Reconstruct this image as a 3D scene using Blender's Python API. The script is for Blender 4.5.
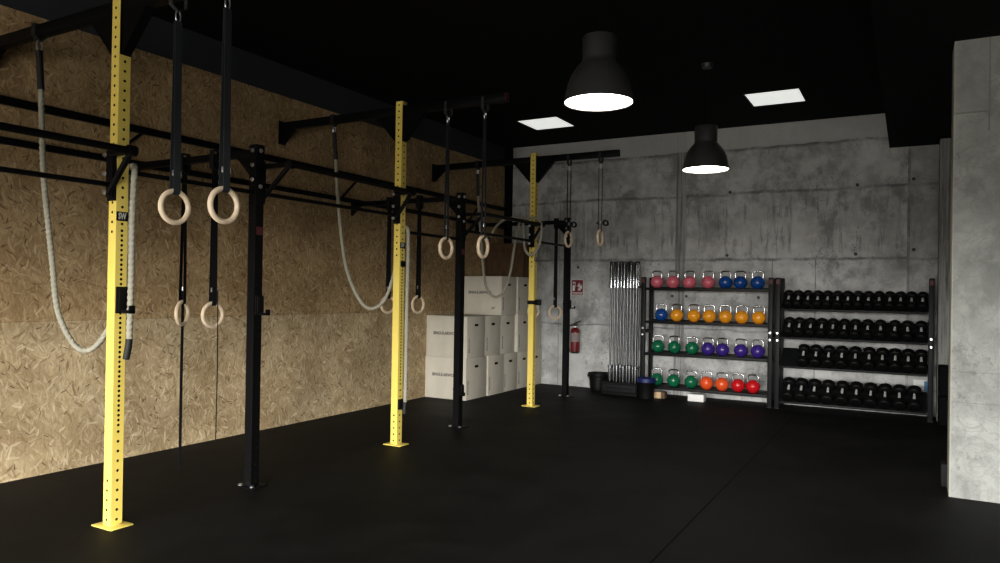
import bpy, bmesh, math, random
from mathutils import Vector, Matrix
random.seed(7)
S = bpy.context.scene
for o in list(bpy.data.objects): bpy.data.objects.remove(o)
COL = S.collection
R = math.radians

# ------------------------------------------------------------------ camera
def make_camera():
    pitch, roll, yaw = R(.28), R(.93), R(29.393)
    fw = Vector((-math.sin(yaw)*math.cos(pitch), math.cos(yaw)*math.cos(pitch), math.sin(pitch)))
    rt = Vector((math.cos(yaw), math.sin(yaw), 0)); up = rt.cross(fw)
    r2 = rt*math.cos(roll)+up*math.sin(roll); u2 = -rt*math.sin(roll)+up*math.cos(roll)
    cd = bpy.data.cameras.new('camera'); cam = bpy.data.objects.new('camera', cd); COL.objects.link(cam)
    cd.sensor_width = 36; cd.lens = 727.164*36/1000; cd.shift_y = .006145
    cd.clip_start = .05; cd.clip_end = 100
    m = Matrix((r2, u2, -fw)).transposed().to_4x4(); m.translation = Vector((0, 0, 1.5))
    cam.matrix_world = m; S.camera = cam
make_camera()

# ------------------------------------------------------------------ sky, daylight, exposure
S.view_settings.view_transform = 'Standard'; S.view_settings.look = 'None'
S.view_settings.gamma = 1; S.view_settings.use_curve_mapping = False
S.view_settings.exposure = 0.0
W = bpy.data.worlds.new('sky'); S.world = W; W.use_nodes = True
nt = W.node_tree; bgn = nt.nodes['Background']
tc = nt.nodes.new('ShaderNodeTexCoord'); sp = nt.nodes.new('ShaderNodeSeparateXYZ'); cr = nt.nodes.new('ShaderNodeValToRGB')
nt.links.new(tc.outputs['Generated'], sp.inputs[0]); nt.links.new(sp.outputs['Z'], cr.inputs[0])
cr.color_ramp.elements[0].position = 0.0; cr.color_ramp.elements[0].color = (.10, .095, .088, 1)
cr.color_ramp.elements[1].position = 0.05; cr.color_ramp.elements[1].color = (1, .99, .96, 1)
nt.links.new(cr.outputs[0], bgn.inputs[0]); bgn.inputs[1].default_value = 33.0

WIN = (-5.4, 4.4, 0.0, 2.6); YR = -3.0           # glazed shop front behind the camera: x0, x1, z0, z1
ld = bpy.data.lights.new('daylight_portal', 'AREA'); ld.shape = 'RECTANGLE'
ld.size = WIN[1]-WIN[0]; ld.size_y = WIN[3]-WIN[2]; ld.cycles.is_portal = True
lo = bpy.data.objects.new('daylight_portal', ld); COL.objects.link(lo)
lo.location = ((WIN[0]+WIN[1])/2, YR-.05, (WIN[2]+WIN[3])/2); lo.rotation_euler = (R(90), 0, 0)

# ------------------------------------------------------------------ materials
def mat(name, col, rough=.5, metal=0, spec=.5, emit=None, estr=0):
    m = bpy.data.materials.new(name); m.use_nodes = True
    b = m.node_tree.nodes['Principled BSDF']
    b.inputs['Base Color'].default_value = (*col, 1); b.inputs['Roughness'].default_value = rough
    b.inputs['Metallic'].default_value = metal; b.inputs['Specular IOR Level'].default_value = spec
    if emit: b.inputs['Emission Color'].default_value = (*emit, 1); b.inputs['Emission Strength'].default_value = estr
    return m
def N(m, t, **kw):
    n = m.node_tree.nodes.new(t)
    for k, v in kw.items():
        if hasattr(n, k): setattr(n, k, v)
        else: n.inputs[k.replace('_', ' ')].default_value = v
    return n
def L(m, a, b): m.node_tree.links.new(a, b)
def mixc(m, fac, a, b, mode='MIX'):
    n = m.node_tree.nodes.new('ShaderNodeMix'); n.data_type = 'RGBA'; n.blend_type = mode
    for v, s in ((fac, n.inputs[0]), (a, n.inputs[6]), (b, n.inputs[7])):
        if isinstance(v, bpy.types.NodeSocket): L(m, v, s)
        else: s.default_value = v if not isinstance(v, tuple) else (*v, 1)
    return n.outputs[2]
def ramp(m, src, stops):
    n = m.node_tree.nodes.new('ShaderNodeValToRGB'); e = n.color_ramp.elements
    while len(e) < len(stops): e.new(.5)
    for el, (p, c) in zip(e, stops): el.position = p; el.color = (*c, 1) if isinstance(c, tuple) else (c, c, c, 1)
    L(m, src, n.inputs[0]); return n.outputs[0]
def math_(m, op, a, b=0.0, c=None):
    n = m.node_tree.nodes.new('ShaderNodeMath'); n.operation = op
    for i, v in enumerate((a, b, c)):
        if v is None: continue
        if isinstance(v, bpy.types.NodeSocket): L(m, v, n.inputs[i])
        else: n.inputs[i].default_value = v
    return n.outputs[0]
def worldpos(m):
    g = m.node_tree.nodes.new('ShaderNodeNewGeometry'); s = m.node_tree.nodes.new('ShaderNodeSeparateXYZ')
    L(m, g.outputs['Position'], s.inputs[0]); return g.outputs['Position'], s.outputs
def noise(m, vec, scale, detail=4, rough=.5):
    n = N(m, 'ShaderNodeTexNoise'); n.inputs['Scale'].default_value = scale
    n.inputs['Detail'].default_value = detail; n.inputs['Roughness'].default_value = rough
    if vec: L(m, vec, n.inputs['Vector'])
    return n.outputs['Fac']
def mapping(m, vec, loc=(0, 0, 0), rot=(0, 0, 0), scale=(1, 1, 1)):
    n = N(m, 'ShaderNodeMapping'); n.inputs['Location'].default_value = loc
    n.inputs['Rotation'].default_value = rot; n.inputs['Scale'].default_value = scale
    L(m, vec, n.inputs['Vector']); return n.outputs[0]
def bump(m, h, strength=.3, dist=.01):
    n = N(m, 'ShaderNodeBump'); n.inputs['Strength'].default_value = strength; n.inputs['Distance'].default_value = dist
    L(m, h, n.inputs['Height']); L(m, n.outputs[0], m.node_tree.nodes['Principled BSDF'].inputs['Normal'])
def setcol(m, c): L(m, c, m.node_tree.nodes['Principled BSDF'].inputs['Base Color'])

def line_mask(m, coord, pos, half):              # 1 inside |coord-pos|<half
    return math_(m, 'LESS_THAN', math_(m, 'ABSOLUTE', math_(m, 'SUBTRACT', coord, pos)), half)

def rotscale(m, vec, ang, scale, loc=(0, 0, 0)):
    """turn about x first, then stretch: strands keep their own direction"""
    return mapping(m, mapping(m, vec, rot=(R(ang), 0, 0)), loc=loc, scale=scale)

def osb_material():
    m = mat('osb_board', (.4, .29, .17), .75, spec=.2)
    pos, xyz = worldpos(m)
    col = ramp(m, noise(m, pos, 2.2, 6, .65), [(.40, (.36, .265, .15)), (.60, (.51, .395, .24))])
    col = mixc(m, .6, col, ramp(m, noise(m, mapping(m, pos, scale=(1, 30, 14)), 1.5, 5, .7), [(.36, (.34, .34, .34)), (.64, (.66, .66, .66))]), 'OVERLAY')
    warp = N(m, 'ShaderNodeTexNoise'); warp.inputs['Scale'].default_value = 2.5; L(m, pos, warp.inputs['Vector'])
    vadd = N(m, 'ShaderNodeVectorMath', operation='MULTIPLY_ADD'); L(m, warp.outputs['Color'], vadd.inputs[0])
    vadd.inputs[1].default_value = (.16, .16, .16); L(m, pos, vadd.inputs[2])
    heights = None
    tones = [(0, (.17, .105, .045)), (.22, (.34, .24, .12)), (.55, (.48, .37, .225)), (.85, (.62, .51, .34)), (1, (.76, .65, .45))]
    for i, (ang, sc) in enumerate(((84, 1.0), (15, .9), (62, 1.15), (128, 1.0), (40, .85), (104, 1.1), (155, 1.0), (74, .8))):
        mp = rotscale(m, vadd.outputs[0], ang, (0, 9.5*sc, 50*sc), (0, i*1.7, i*2.3))
        v = N(m, 'ShaderNodeTexVoronoi'); v.inputs['Scale'].default_value = 1.0; v.inputs['Randomness'].default_value = 1; L(m, mp, v.inputs['Vector'])
        sc_ = N(m, 'ShaderNodeSeparateColor'); L(m, v.outputs['Color'], sc_.inputs[0])
        tone = ramp(m, sc_.outputs[0], tones)
        msk = math_(m, 'GREATER_THAN', sc_.outputs[1], .66)
        msk = math_(m, 'MULTIPLY', msk, ramp(m, v.outputs['Distance'], [(.34, 1.0), (.44, 0.0)]))
        col = mixc(m, math_(m, 'MULTIPLY', msk, math_(m, 'MULTIPLY_ADD', sc_.outputs[2], .62, .14)), col, tone)
        hh = math_(m, 'MULTIPLY', msk, sc_.outputs[0])
        heights = hh if heights is None else math_(m, 'MAXIMUM', heights, hh)
    for ang, th in ((30, .93), (100, .95), (150, .95)):      # dark bark flakes
        mp = rotscale(m, vadd.outputs[0], ang, (0, 13, 58), (0, ang*.1, 4))
        v = N(m, 'ShaderNodeTexVoronoi'); v.inputs['Scale'].default_value = 1.0; L(m, mp, v.inputs['Vector'])
        sc_ = N(m, 'ShaderNodeSeparateColor'); L(m, v.outputs['Color'], sc_.inputs[0])
        msk = math_(m, 'MULTIPLY', math_(m, 'GREATER_THAN', sc_.outputs[2], th), ramp(m, v.outputs['Distance'], [(.25, 1.0), (.36, 0.0)]))
        col = mixc(m, math_(m, 'MULTIPLY', msk, .8), col, (.10, .06, .03))
    blotch = noise(m, mapping(m, pos, (4, 4, 4)), .9, 3, .5)
    col = mixc(m, 1.0, col, ramp(m, blotch, [(.40, (.84, .83, .80)), (.60, (1.06, 1.04, 1.0))]), 'MULTIPLY')
    z, y = xyz[2], xyz[1]
    row = math_(m, 'GREATER_THAN', z, 1.205)
    row2 = math_(m, 'GREATER_THAN', z, 2.42)
    col = mixc(m, math_(m, 'MULTIPLY', row, .8), col, mixc(m, 1.0, col, (.80, .70, .58), 'MULTIPLY'))
    col = mixc(m, math_(m, 'MULTIPLY', row2, .5), col, mixc(m, 1.0, col, (.92, .88, .82), 'MULTIPLY'))
    seams = line_mask(m, z, 1.205, .002)
    seams = math_(m, 'MAXIMUM', seams, line_mask(m, z, 2.42, .002))
    for yy in (-.85, 4.15, 9.15): seams = math_(m, 'MAXIMUM', seams, math_(m, 'MULTIPLY', line_mask(m, y, yy, .002), .6))
    col = mixc(m, math_(m, 'MULTIPLY', seams, .5), col, (.09, .06, .03))
    setcol(m, col); bump(m, heights, .35, .003); return m

def concrete_material(name, kind='back'):
    m = mat(name, (.3, .3, .29), .85, spec=.2)
    pos, xyz = worldpos(m); x, y, z = xyz
    big = noise(m, pos, 1.1, 7, .62); mid = noise(m, pos, 5.5, 7, .68)
    col = ramp(m, big, [(.38, (.34, .34, .33)), (.5, (.45, .45, .437)), (.62, (.57, .57, .555))])
    col = mixc(m, .75, col, ramp(m, mid, [(.36, (.36, .36, .36)), (.5, (.5, .5, .5)), (.64, (.66, .66, .65))]), 'OVERLAY')
    st = noise(m, mapping(m, pos, (3, 0, 1), scale=(1.3, 1.3, .8)), 2.4, 8, .72)
    col = mixc(m, ramp(m, st, [(.53, 0.0), (.62, .60)]), col, (.17, .17, .165))
    fine = noise(m, pos, 22, 6, .75)
    blot = noise(m, mapping(m, pos, (11, 3, 9)), 1.7, 4, .6)
    spk = math_(m, 'MULTIPLY', ramp(m, fine, [(.53, 0.0), (.62, .75)]), ramp(m, blot, [(.48, .12), (.58, 1.0)]))
    col = mixc(m, spk, col, (.14, .14, .135))
    bl = noise(m, mapping(m, pos, (7, 2, 5)), 1.9, 7, .72)
    col = mixc(m, ramp(m, bl, [(.52, 0.0), (.60, .5)]), col, (.64, .64, .62))
    h = mid
    if kind == 'back':
        wob = math_(m, 'MULTIPLY', math_(m, 'SUBTRACT', noise(m, pos, 2.5, 5), .5), .09)
        zz = math_(m, 'ADD', z, wob)
        # water runs down from the joints
        dr = noise(m, mapping(m, pos, (1, 0, 0), scale=(9, 1, .9)), 1.6, 6, .7)
        band = math_(m, 'MAXIMUM', ramp(m, math_(m, 'ABSOLUTE', math_(m, 'SUBTRACT', z, 2.28)), [(.0, 1.0), (.36, 0.0)]), ramp(m, math_(m, 'ABSOLUTE', math_(m, 'SUBTRACT', z, 2.72)), [(.0, 1.0), (.28, 0.0)]))
        col = mixc(m, math_(m, 'MULTIPLY', ramp(m, dr, [(.53, 0.0), (.60, .7)]), band), col, (.17, .17, .16))
        j = None
        for p, w_ in ((3.59, .022), (2.95, .016), (2.01, .015), (.99, .009)):
            k = ramp(m, math_(m, 'ABSOLUTE', math_(m, 'SUBTRACT', zz, p)), [(w_*.5, 1.0), (w_*2.0, 0.0)]); j = k if j is None else math_(m, 'MAXIMUM', j, k)
        for p, w_, lo_, hi_ in ((-.02, .016, 0, 4), (-4.95, .006, 0, 2.95), (-1.12, .007, 0, 2.01), (-1.68, .006, 0, 2.01)):
            k = math_(m, 'MULTIPLY', line_mask(m, x, p, w_), math_(m, 'LESS_THAN', z, hi_)); j = math_(m, 'MAXIMUM', j, k)
        j = math_(m, 'MULTIPLY', j, ramp(m, noise(m, pos, 3, 6, .75), [(.38, .2), (.58, .85)]))
        col = mixc(m, j, col, (.12, .12, .115))
        strip = line_mask(m, x, -2.98, .075)
        wv = noise(m, mapping(m, pos, scale=(45, 1, 1.2)), 1.0, 6, .7)
        col = mixc(m, math_(m, 'MULTIPLY', strip, .85), col, ramp(m, wv, [(.40, (.13, .13, .125)), (.60, (.38, .38, .37))]))
        top = math_(m, 'GREATER_THAN', zz, 3.60)
        col = mixc(m, math_(m, 'MULTIPLY', top, .8), col, (.50, .495, .48))
        rp = math_(m, 'GREATER_THAN', x, -.02)
        col = mixc(m, math_(m, 'MULTIPLY', rp, .4), col, (.22, .22, .215))
        for hx, hz in ((-2.27, 2.98), (-2.30, 2.07), (-.62, 2.99), (-.63, 2.07), (.03, 3.03), (.04, 2.12), (-3.09, 1.47), (-2.88, 1.47), (-1.86, 1.47), (-4.3, 2.6), (-4.62, 1.9)):
            d = math_(m, 'ADD', math_(m, 'POWER', math_(m, 'SUBTRACT', x, hx), 2.0), math_(m, 'POWER', math_(m, 'SUBTRACT', z, hz), 2.0))
            col = mixc(m, math_(m, 'MULTIPLY', math_(m, 'LESS_THAN', d, .0005), .9), col, (.03, .03, .03))
    elif kind == 'pillar':
        wv = N(m, 'ShaderNodeTexNoise'); wv.inputs['Scale'].default_value = 4; wv.inputs['Detail'].default_value = 7; wv.inputs['Distortion'].default_value = 2.6
        L(m, pos, wv.inputs['Vector'])
        col = mixc(m, ramp(m, wv.outputs['Fac'], [(.46, 0.0), (.50, .5), (.54, 0.0)]), col, (.26, .26, .25))
        col = mixc(m, .30, col, (.42, .42, .41))
        col = mixc(m, 1.0, col, (.71, .72, .695), 'MULTIPLY')
        # trowel rings
        for cx_, cz_, rr_ in ((.41, .62, .085), (.41, 1.08, .07), (.45, 2.2, .06)):
            d = math_(m, 'SQRT', math_(m, 'ADD', math_(m, 'POWER', math_(m, 'SUBTRACT', x, cx_), 2.0), math_(m, 'POWER', math_(m, 'SUBTRACT', z, cz_), 2.0)))
            k = math_(m, 'MULTIPLY', math_(m, 'LESS_THAN', math_(m, 'ABSOLUTE', math_(m, 'SUBTRACT', d, rr_)), .008), ramp(m, mid, [(.46, 0.0), (.58, .45)]))
            col = mixc(m, k, col, (.22, .22, .21))
        j = math_(m, 'MULTIPLY', line_mask(m, z, 2.90, .007), math_(m, 'LESS_THAN', x, .5))
        j = math_(m, 'MAXIMUM', j, math_(m, 'MULTIPLY', line_mask(m, x, .5, .005), math_(m, 'GREATER_THAN', z, 2.75)))
        j = math_(m, 'MAXIMUM', j, math_(m, 'MULTIPLY', line_mask(m, z, .72, .004), .6)); j = math_(m, 'MAXIMUM', j, math_(m, 'MULTIPLY', line_mask(m, z, .95, .004), .6))
        col = mixc(m, math_(m, 'MULTIPLY', j, .7), col, (.15, .15, .145))
        up = math_(m, 'MULTIPLY', math_(m, 'GREATER_THAN', z, 2.9), math_(m, 'LESS_THAN', x, .5))
        col = mixc(m, math_(m, 'MULTIPLY', up, .35), col, (.28, .27, .255))
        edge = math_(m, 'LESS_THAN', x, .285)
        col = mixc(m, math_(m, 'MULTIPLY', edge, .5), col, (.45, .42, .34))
    else:
        wv = noise(m, mapping(m, pos, scale=(28, 28, 1.0)), 1.0, 6, .7)
        col = mixc(m, .9, col, ramp(m, wv, [(.42, (.07, .068, .062)), (.58, (.25, .245, .23))]))
    setcol(m, col); bump(m, math_(m, 'ADD', mid, math_(m, 'MULTIPLY', fine, .5)), .5, .012); return m

def rubber_floor_material():
    m = mat('rubber_floor', (.012, .012, .012), .62, spec=.10)
    pos, xyz = worldpos(m)
    n1 = noise(m, pos, 1.1, 6, .65); n2 = noise(m, pos, 160, 2, .5)
    col = ramp(m, n1, [(.42, (.0032, .0033, .0033)), (.58, (.0066, .0067, .0067))])
    col = mixc(m, ramp(m, n2, [(.66, 0.0), (.74, .25)]), col, (.025, .025, .025))
    sc = noise(m, mapping(m, pos, (2, 5, 0)), 7, 7, .75)
    col = mixc(m, ramp(m, sc, [(.64, 0.0), (.72, .35)]), col, (.018, .0175, .0165))
    seam = math_(m, 'MULTIPLY', line_mask(m, xyz[0], -1.24, .005), .8)
    for xx in (.76, 2.76, -3.24, -5.24): seam = math_(m, 'MAXIMUM', seam, math_(m, 'MULTIPLY', line_mask(m, xyz[0], xx, .002), .5))
    for yy in (1.2, 3.2, 5.2, 7.2, 9.2): seam = math_(m, 'MAXIMUM', seam, math_(m, 'MULTIPLY', line_mask(m, xyz[1], yy, .002), .4))
    col = mixc(m, seam, col, (.0003, .0003, .0003))
    setcol(m, col); bump(m, n2, .15, .002)
    L(m, math_(m, 'MULTIPLY', math_(m, 'SUBTRACT', 1.0, seam), .10), m.node_tree.nodes['Principled BSDF'].inputs['Specular IOR Level'])
    rr = ramp(m, n1, [(.3, .6), (.7, .75)]); L(m, rr, m.node_tree.nodes['Principled BSDF'].inputs['Roughness'])
    return m

M = {}
M['osb'] = osb_material()
M['conc'] = concrete_material('concrete_wall'); M['pillar'] = concrete_material('pillar_concrete', 'pillar'); M['boardmarked'] = concrete_material('board_marked_concrete', 'board')
M['floor'] = rubber_floor_material()
M['black_paint'] = mat('black_ceiling_paint', (.0045, .0045, .005), .9, spec=.1)
M['dark_band'] = mat('charcoal_band_paint', (.03, .032, .036), .8, spec=.2)
M['white_wall'] = mat('dark_side_wall', (.04, .04, .04), .9)
M['yellow'] = mat('yellow_powder_coat', (.9, .7, .15), .45)
M['blk'] = mat('black_powder_coat', (.003, .003, .0035), .5, spec=.10)
M['rack'] = mat('rack_powder_coat', (.02, .021, .023), .5, spec=.18)
M['foam'] = mat('black_foam', (.0015, .0015, .0016), .8, spec=.08)
M['hole'] = mat('hole_shadow', (.015, .011, .004), .9, spec=0)
M['chrome'] = mat('chrome', (.45, .45, .46), .2, 1)
M['zinc'] = mat('zinc_bolt', (.75, .76, .78), .3, 1)
M['steel'] = mat('brushed_steel', (.34, .35, .36), .2, 1)
M['shaft'] = mat('bar_shaft', (.13, .133, .137), .3, 1)
M['webbing'] = mat('webbing', (.022, .025, .028), .7, spec=.3)
M['webbing_blk'] = mat('black_webbing', (.006, .006, .007), .8, spec=.2)
M['ringwood'] = mat('birch_ring', (.70, .52, .37), .5)
M['rope'] = mat('hemp_rope', (.34, .32, .25), .9, spec=.1)
M['sleeve'] = mat('rope_sleeve', (.008, .008, .008), .6)
M['rubber'] = mat('black_rubber', (.003, .003, .003), .5, spec=.15)
M['lettering'] = mat('pale_lettering', (.5, .5, .48), .6)
M['box'] = mat('pale_plywood', (.56, .52, .45), .7, spec=.2)
M['print'] = mat('dark_print', (.085, .08, .075), .8)
M['red'] = mat('red_paint', (.17, .006, .01), .32)
M['signred'] = mat('sign_red', (.20, .008, .012), .5)
M['printband'] = mat('printed_label', (.30, .24, .235), .6)
M['white'] = mat('white_plastic', (.75, .74, .72), .6)
M['redtag'] = mat('dark_red_tag', (.075, .008, .01), .6)
M['dumbgrip'] = mat('satin_grip', (.8, .8, .79), .4, .5)
M['brass'] = mat('valve_black', (.02, .02, .02), .35)
M['lampshade'] = mat('dark_lamp_shade', (.022, .022, .022), .42)
M['lampin'] = mat('lamp_inner', (.8, .8, .8), .5)
M['glow'] = mat('lamp_glow', (1, 1, 1), .5, emit=(1, .93, .80), estr=22)
M['panel'] = mat('led_panel', (.8, .8, .8), .5, emit=(.98, 1, .95), estr=.72)
M['panelframe'] = mat('panel_frame', (.6, .6, .6), .5)
M['darkgrey'] = mat('dark_grey_plastic', (.008, .008, .009), .7, spec=.2)
M['holder'] = mat('holder_black', (.003, .003, .003), .7, spec=.15)
M['blue'] = mat('blue_lid', (.004, .01, .085), .5)
M['card'] = mat('raw_wood_block', (.50, .34, .2), .8)
M['cardside'] = mat('brown_wood_side', (.10, .06, .035), .8)
M['paper'] = mat('white_paper', (.75, .76, .75), .8)
M['paperblue'] = mat('blue_paper_edge', (.06, .16, .30), .8)
M['alu'] = mat('window_frame_paint', (.03, .03, .03), .5)
M['outground'] = mat('street_paving', (.10, .097, .09), .9)
def kb(name, c): M[name] = mat('kettlebell_'+name, c, .2)
kb('pink', (.62, .13, .17)); kb('bblue', (.008, .055, .24)); kb('amber', (.78, .30, .015)); kb('green', (.006, .115, .05))
kb('purple', (.04, .018, .19)); kb('orange', (.72, .085, .018)); kb('kred', (.50, .008, .012))
# wood grain / fabric texture touches
def grain(m, c1, c2, scale=(2, 2, 30), s=3):
    g = N(m, 'ShaderNodeTexCoord'); n = noise(m, mapping(m, g.outputs['Object'], scale=scale), s, 5, .6)
    setcol(m, ramp(m, n, [(.3, c1), (.7, c2)]))
grain(M['ringwood'], (.70, .54, .365), (.80, .64, .455), (8, 8, 8))
grain(M['box'], (.56, .52, .43), (.64, .595, .50), (3, 3, 1.5), 2)
M['darkbox'] = mat('brown_board', (.07, .042, .022), .8, spec=.2); grain(M['darkbox'], (.055, .032, .016), (.12, .07, .035), (14, 14, 2), 2)
grain(M['lampshade'], (.025, .025, .025), (.032, .032, .032), (3, 3, 3))
grain(M['rack'], (.0035, .004, .0045), (.0055, .006, .0065), (9, 9, 9))
grain(M['blk'], (.0022, .0022, .0025), (.0035, .0035, .004), (9, 9, 9))
grain(M['yellow'], (.78, .60, .12), (.82, .635, .135), (5, 5, 2))
grain(M['rubber'], (.0025, .0025, .0025), (.004, .004, .004), (9, 9, 9))

# ------------------------------------------------------------------ mesh helpers
class MB:
    def __init__(s): s.bm = bmesh.new(); s.mats = []
    def mi(s, m):
        if m not in s.mats: s.mats.append(m)
        return s.mats.index(m)
    def _fin(s, faces, m, smooth=False):
        i = s.mi(m)
        for f in faces: f.material_index = i; f.smooth = smooth
    def box(s, c, d, m, bev=0, mat4=None):
        r = bmesh.ops.create_cube(s.bm, size=1)
        v = r['verts']
        T = Matrix.Translation(Vector(c)) @ (mat4 or Matrix.Identity(4)) @ Matrix.Diagonal((*d, 1))
        bmesh.ops.transform(s.bm, matrix=T, verts=v)
        fs = set(f for x in v for f in x.link_faces)
        s._fin(fs, m)
        if bev > 0:
            es = list(set(e for x in v for e in x.link_edges))
            g = bmesh.ops.bevel(s.bm, geom=es, offset=bev, segments=2, affect='EDGES', profile=.5)
            s._fin(g['faces'], m)
        return s
    def b2(s, x0, x1, y0, y1, z0, z1, m, bev=0):
        return s.box(((x0+x1)/2, (y0+y1)/2, (z0+z1)/2), (abs(x1-x0), abs(y1-y0), abs(z1-z0)), m, bev)
    def prism(s, pts, ext, m):                       # polygon of 3-D points extruded by vector
        ext = Vector(ext); a = [s.bm.verts.new(Vector(p)) for p in pts]; b = [s.bm.verts.new(Vector(p)+ext) for p in pts]
        fs = [s.bm.faces.new(a[::-1]), s.bm.faces.new(b)]; n = len(a)
        for i in range(n): fs.append(s.bm.faces.new((a[i], a[(i+1) % n], b[(i+1) % n], b[i])))
        s._fin(fs, m); bmesh.ops.recalc_face_normals(s.bm, faces=fs); return s
    def sweep(s, pts, rad, m, n=12, closed=False, caps=True, lobes=0, twist=0, ref=None, smooth=True, shape=None):
        pts = [Vector(p) for p in pts]; k = len(pts); rings = []
        rd = rad if callable(rad) else (lambda t: rad)
        def tan(i):
            if closed: return (pts[(i+1) % k]-pts[i-1]).normalized()
            return (pts[min(i+1, k-1)]-pts[max(i-1, 0)]).normalized()
        t = tan(0); up = Vector(ref) if ref else (Vector((0, 0, 1)) if abs(t.z) < .9 else Vector((1, 0, 0)))
        u = (up-t*up.dot(t)).normalized(); dist = 0
        for i in range(k):
            t = tan(i); u = (u-t*u.dot(t)).normalized(); v = t.cross(u)
            if i: dist += (pts[i]-pts[i-1]).length
            ring = []
            for j in range(n):
                a = 2*math.pi*j/n; r = rd(i/(k-1 if not closed else k))
                if shape: p = pts[i]+u*shape[j][0]+v*shape[j][1]
                else:
                    if lobes: r *= .66+.40*abs(math.cos(lobes/2*(a-twist*dist)))
                    p = pts[i]+u*(r*math.cos(a))+v*(r*math.sin(a))
                ring.append(s.bm.verts.new(p))
            rings.append(ring)
        fs = []
        for i in range(k if closed else k-1):
            A = rings[i]; B = rings[(i+1) % k]
            for j in range(n): fs.append(s.bm.faces.new((A[j], A[(j+1) % n], B[(j+1) % n], B[j])))
        s._fin(fs, m, smooth)
        if not closed and caps:
            c = [s.bm.faces.new(rings[0][::-1]), s.bm.faces.new(rings[-1])]; s._fin(c, m)
        return s
    def cyl(s, p0, p1, r, m, n=20): return s.sweep([p0, p1], r, m, n)
    def flat(s, pts, w, t, m, ref):                  # webbing: rectangle section, width along ref
        return s.sweep(pts, 1, m, 4, ref=ref, shape=[(w/2, t/2), (-w/2, t/2), (-w/2, -t/2), (w/2, -t/2)], smooth=False)
    def lathe(s, prof, c, m, n=40, axis='z', mats=None, smooth=True):
        c = Vector(c); rings = []
        for r, h in prof:
            ring = []
            for j in range(n):
                a = 2*math.pi*j/n; x, y = r*math.cos(a), r*math.sin(a)
                p = {'z': (x, y, h), 'y': (x, h, -y), 'x': (h, x, y)}[axis]
                ring.append(s.bm.verts.new(c+Vector(p)))
            rings.append(ring)
        for i in range(len(rings)-1):
            fs = [s.bm.faces.new((rings[i][j], rings[i][(j+1) % n], rings[i+1][(j+1) % n], rings[i+1][j])) for j in range(n)]
            s._fin(fs, mats[i] if mats else m, smooth)
        return s
    def cap(s, c, r, z, m, n=40, flip=False):
        vs = [s.bm.verts.new(Vector(c)+Vector((r*math.cos(2*math.pi*j/n), r*math.sin(2*math.pi*j/n), z))) for j in range(n)]
        s._fin([s.bm.faces.new(vs[::-1] if flip else vs)], m); return s
    def build(s, name, parent=None, origin=None, label=None, sharp=True):
        bmesh.ops.remove_doubles(s.bm, verts=s.bm.verts, dist=1e-6)
        me = bpy.data.meshes.new(name)
        if origin is None and parent is not None: origin = root_origin(parent)
        if origin is not None: bmesh.ops.translate(s.bm, verts=s.bm.verts, vec=-Vector(origin))
        s.bm.to_mesh(me); s.bm.free()
        for m in s.mats: me.materials.append(m)
        if sharp:
            try: me.set_sharp_from_angle(angle=R(38))
            except Exception: pass
        o = bpy.data.objects.new(name, me); COL.objects.link(o)
        if parent is not None: o.parent = parent
        elif origin is not None: o.location = origin
        if label: o['label'] = label
        return o
def root_origin(p):
    v = Vector((0, 0, 0))
    while p is not None: v += p.location; p = p.parent
    return v
def tag(o, label, cat, group=None):
    o['label'] = label; o['category'] = cat
    if group: o['group'] = group
    return o
def thing(name, loc, label, cat, group=None):
    o = bpy.data.objects.new(name, None); o.empty_display_size = .1; COL.objects.link(o); o.location = loc
    return tag(o, label, cat, group)
def struct(o): o['kind'] = 'structure'; return o
def dup(root, loc, label, group=None):
    def cp(o, par):
        c = o.copy(); COL.objects.link(c); c.parent = par
        for ch in [x for x in bpy.data.objects if x.parent == o and x != c]: cp(ch, c)
        return c
    r = cp(root, None); r.location = loc; r['label'] = label
    if group: r['group'] = group
    return r
def catmull(P, step=.02):
    P = [Vector(p) for p in P]; P = [P[0]*2-P[1]]+P+[P[-1]*2-P[-2]]; out = []
    for i in range(1, len(P)-2):
        a, b, c, d = P[i-1:i+3]; n = max(2, int((c-b).length/step))
        for k in range(n):
            t = k/n
            out.append(.5*((2*b)+(c-a)*t+(2*a-5*b+4*c-d)*t*t+(3*b-a-3*c+d)*t**3))
    out.append(P[-2]); return out
FONT_CACHE = {}
def text_part(name, s, size, loc, rot, m, parent, width=None, ext=.0008, bold=.0, label=None):
    cu = bpy.data.curves.new('lettering', 'FONT'); cu.body = s; cu.size = size; cu.extrude = ext; cu.offset = bold
    cu.align_x = 'CENTER'; cu.align_y = 'CENTER'; cu.resolution_u = 2
    t = bpy.data.objects.new('tmp', cu); COL.objects.link(t)
    dg = bpy.context.evaluated_depsgraph_get(); dg.update()
    me = bpy.data.meshes.new_from_object(t.evaluated_get(dg)); bpy.data.objects.remove(t)
    if width:
        xs = [v.co.x for v in me.vertices]; k = width/(max(xs)-min(xs))
        for v in me.vertices: v.co.x *= k
    me.materials.clear(); me.materials.append(m)
    o = bpy.data.objects.new(name, me); COL.objects.link(o); o.parent = parent
    o.rotation_euler = rot; o.location = Vector(loc)-root_origin(parent)
    if label: o['label'] = label
    return o
FRONT = (R(90), 0, 0); SIDE = (R(90), 0, R(90))      # lettering facing -y / facing +x

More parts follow.
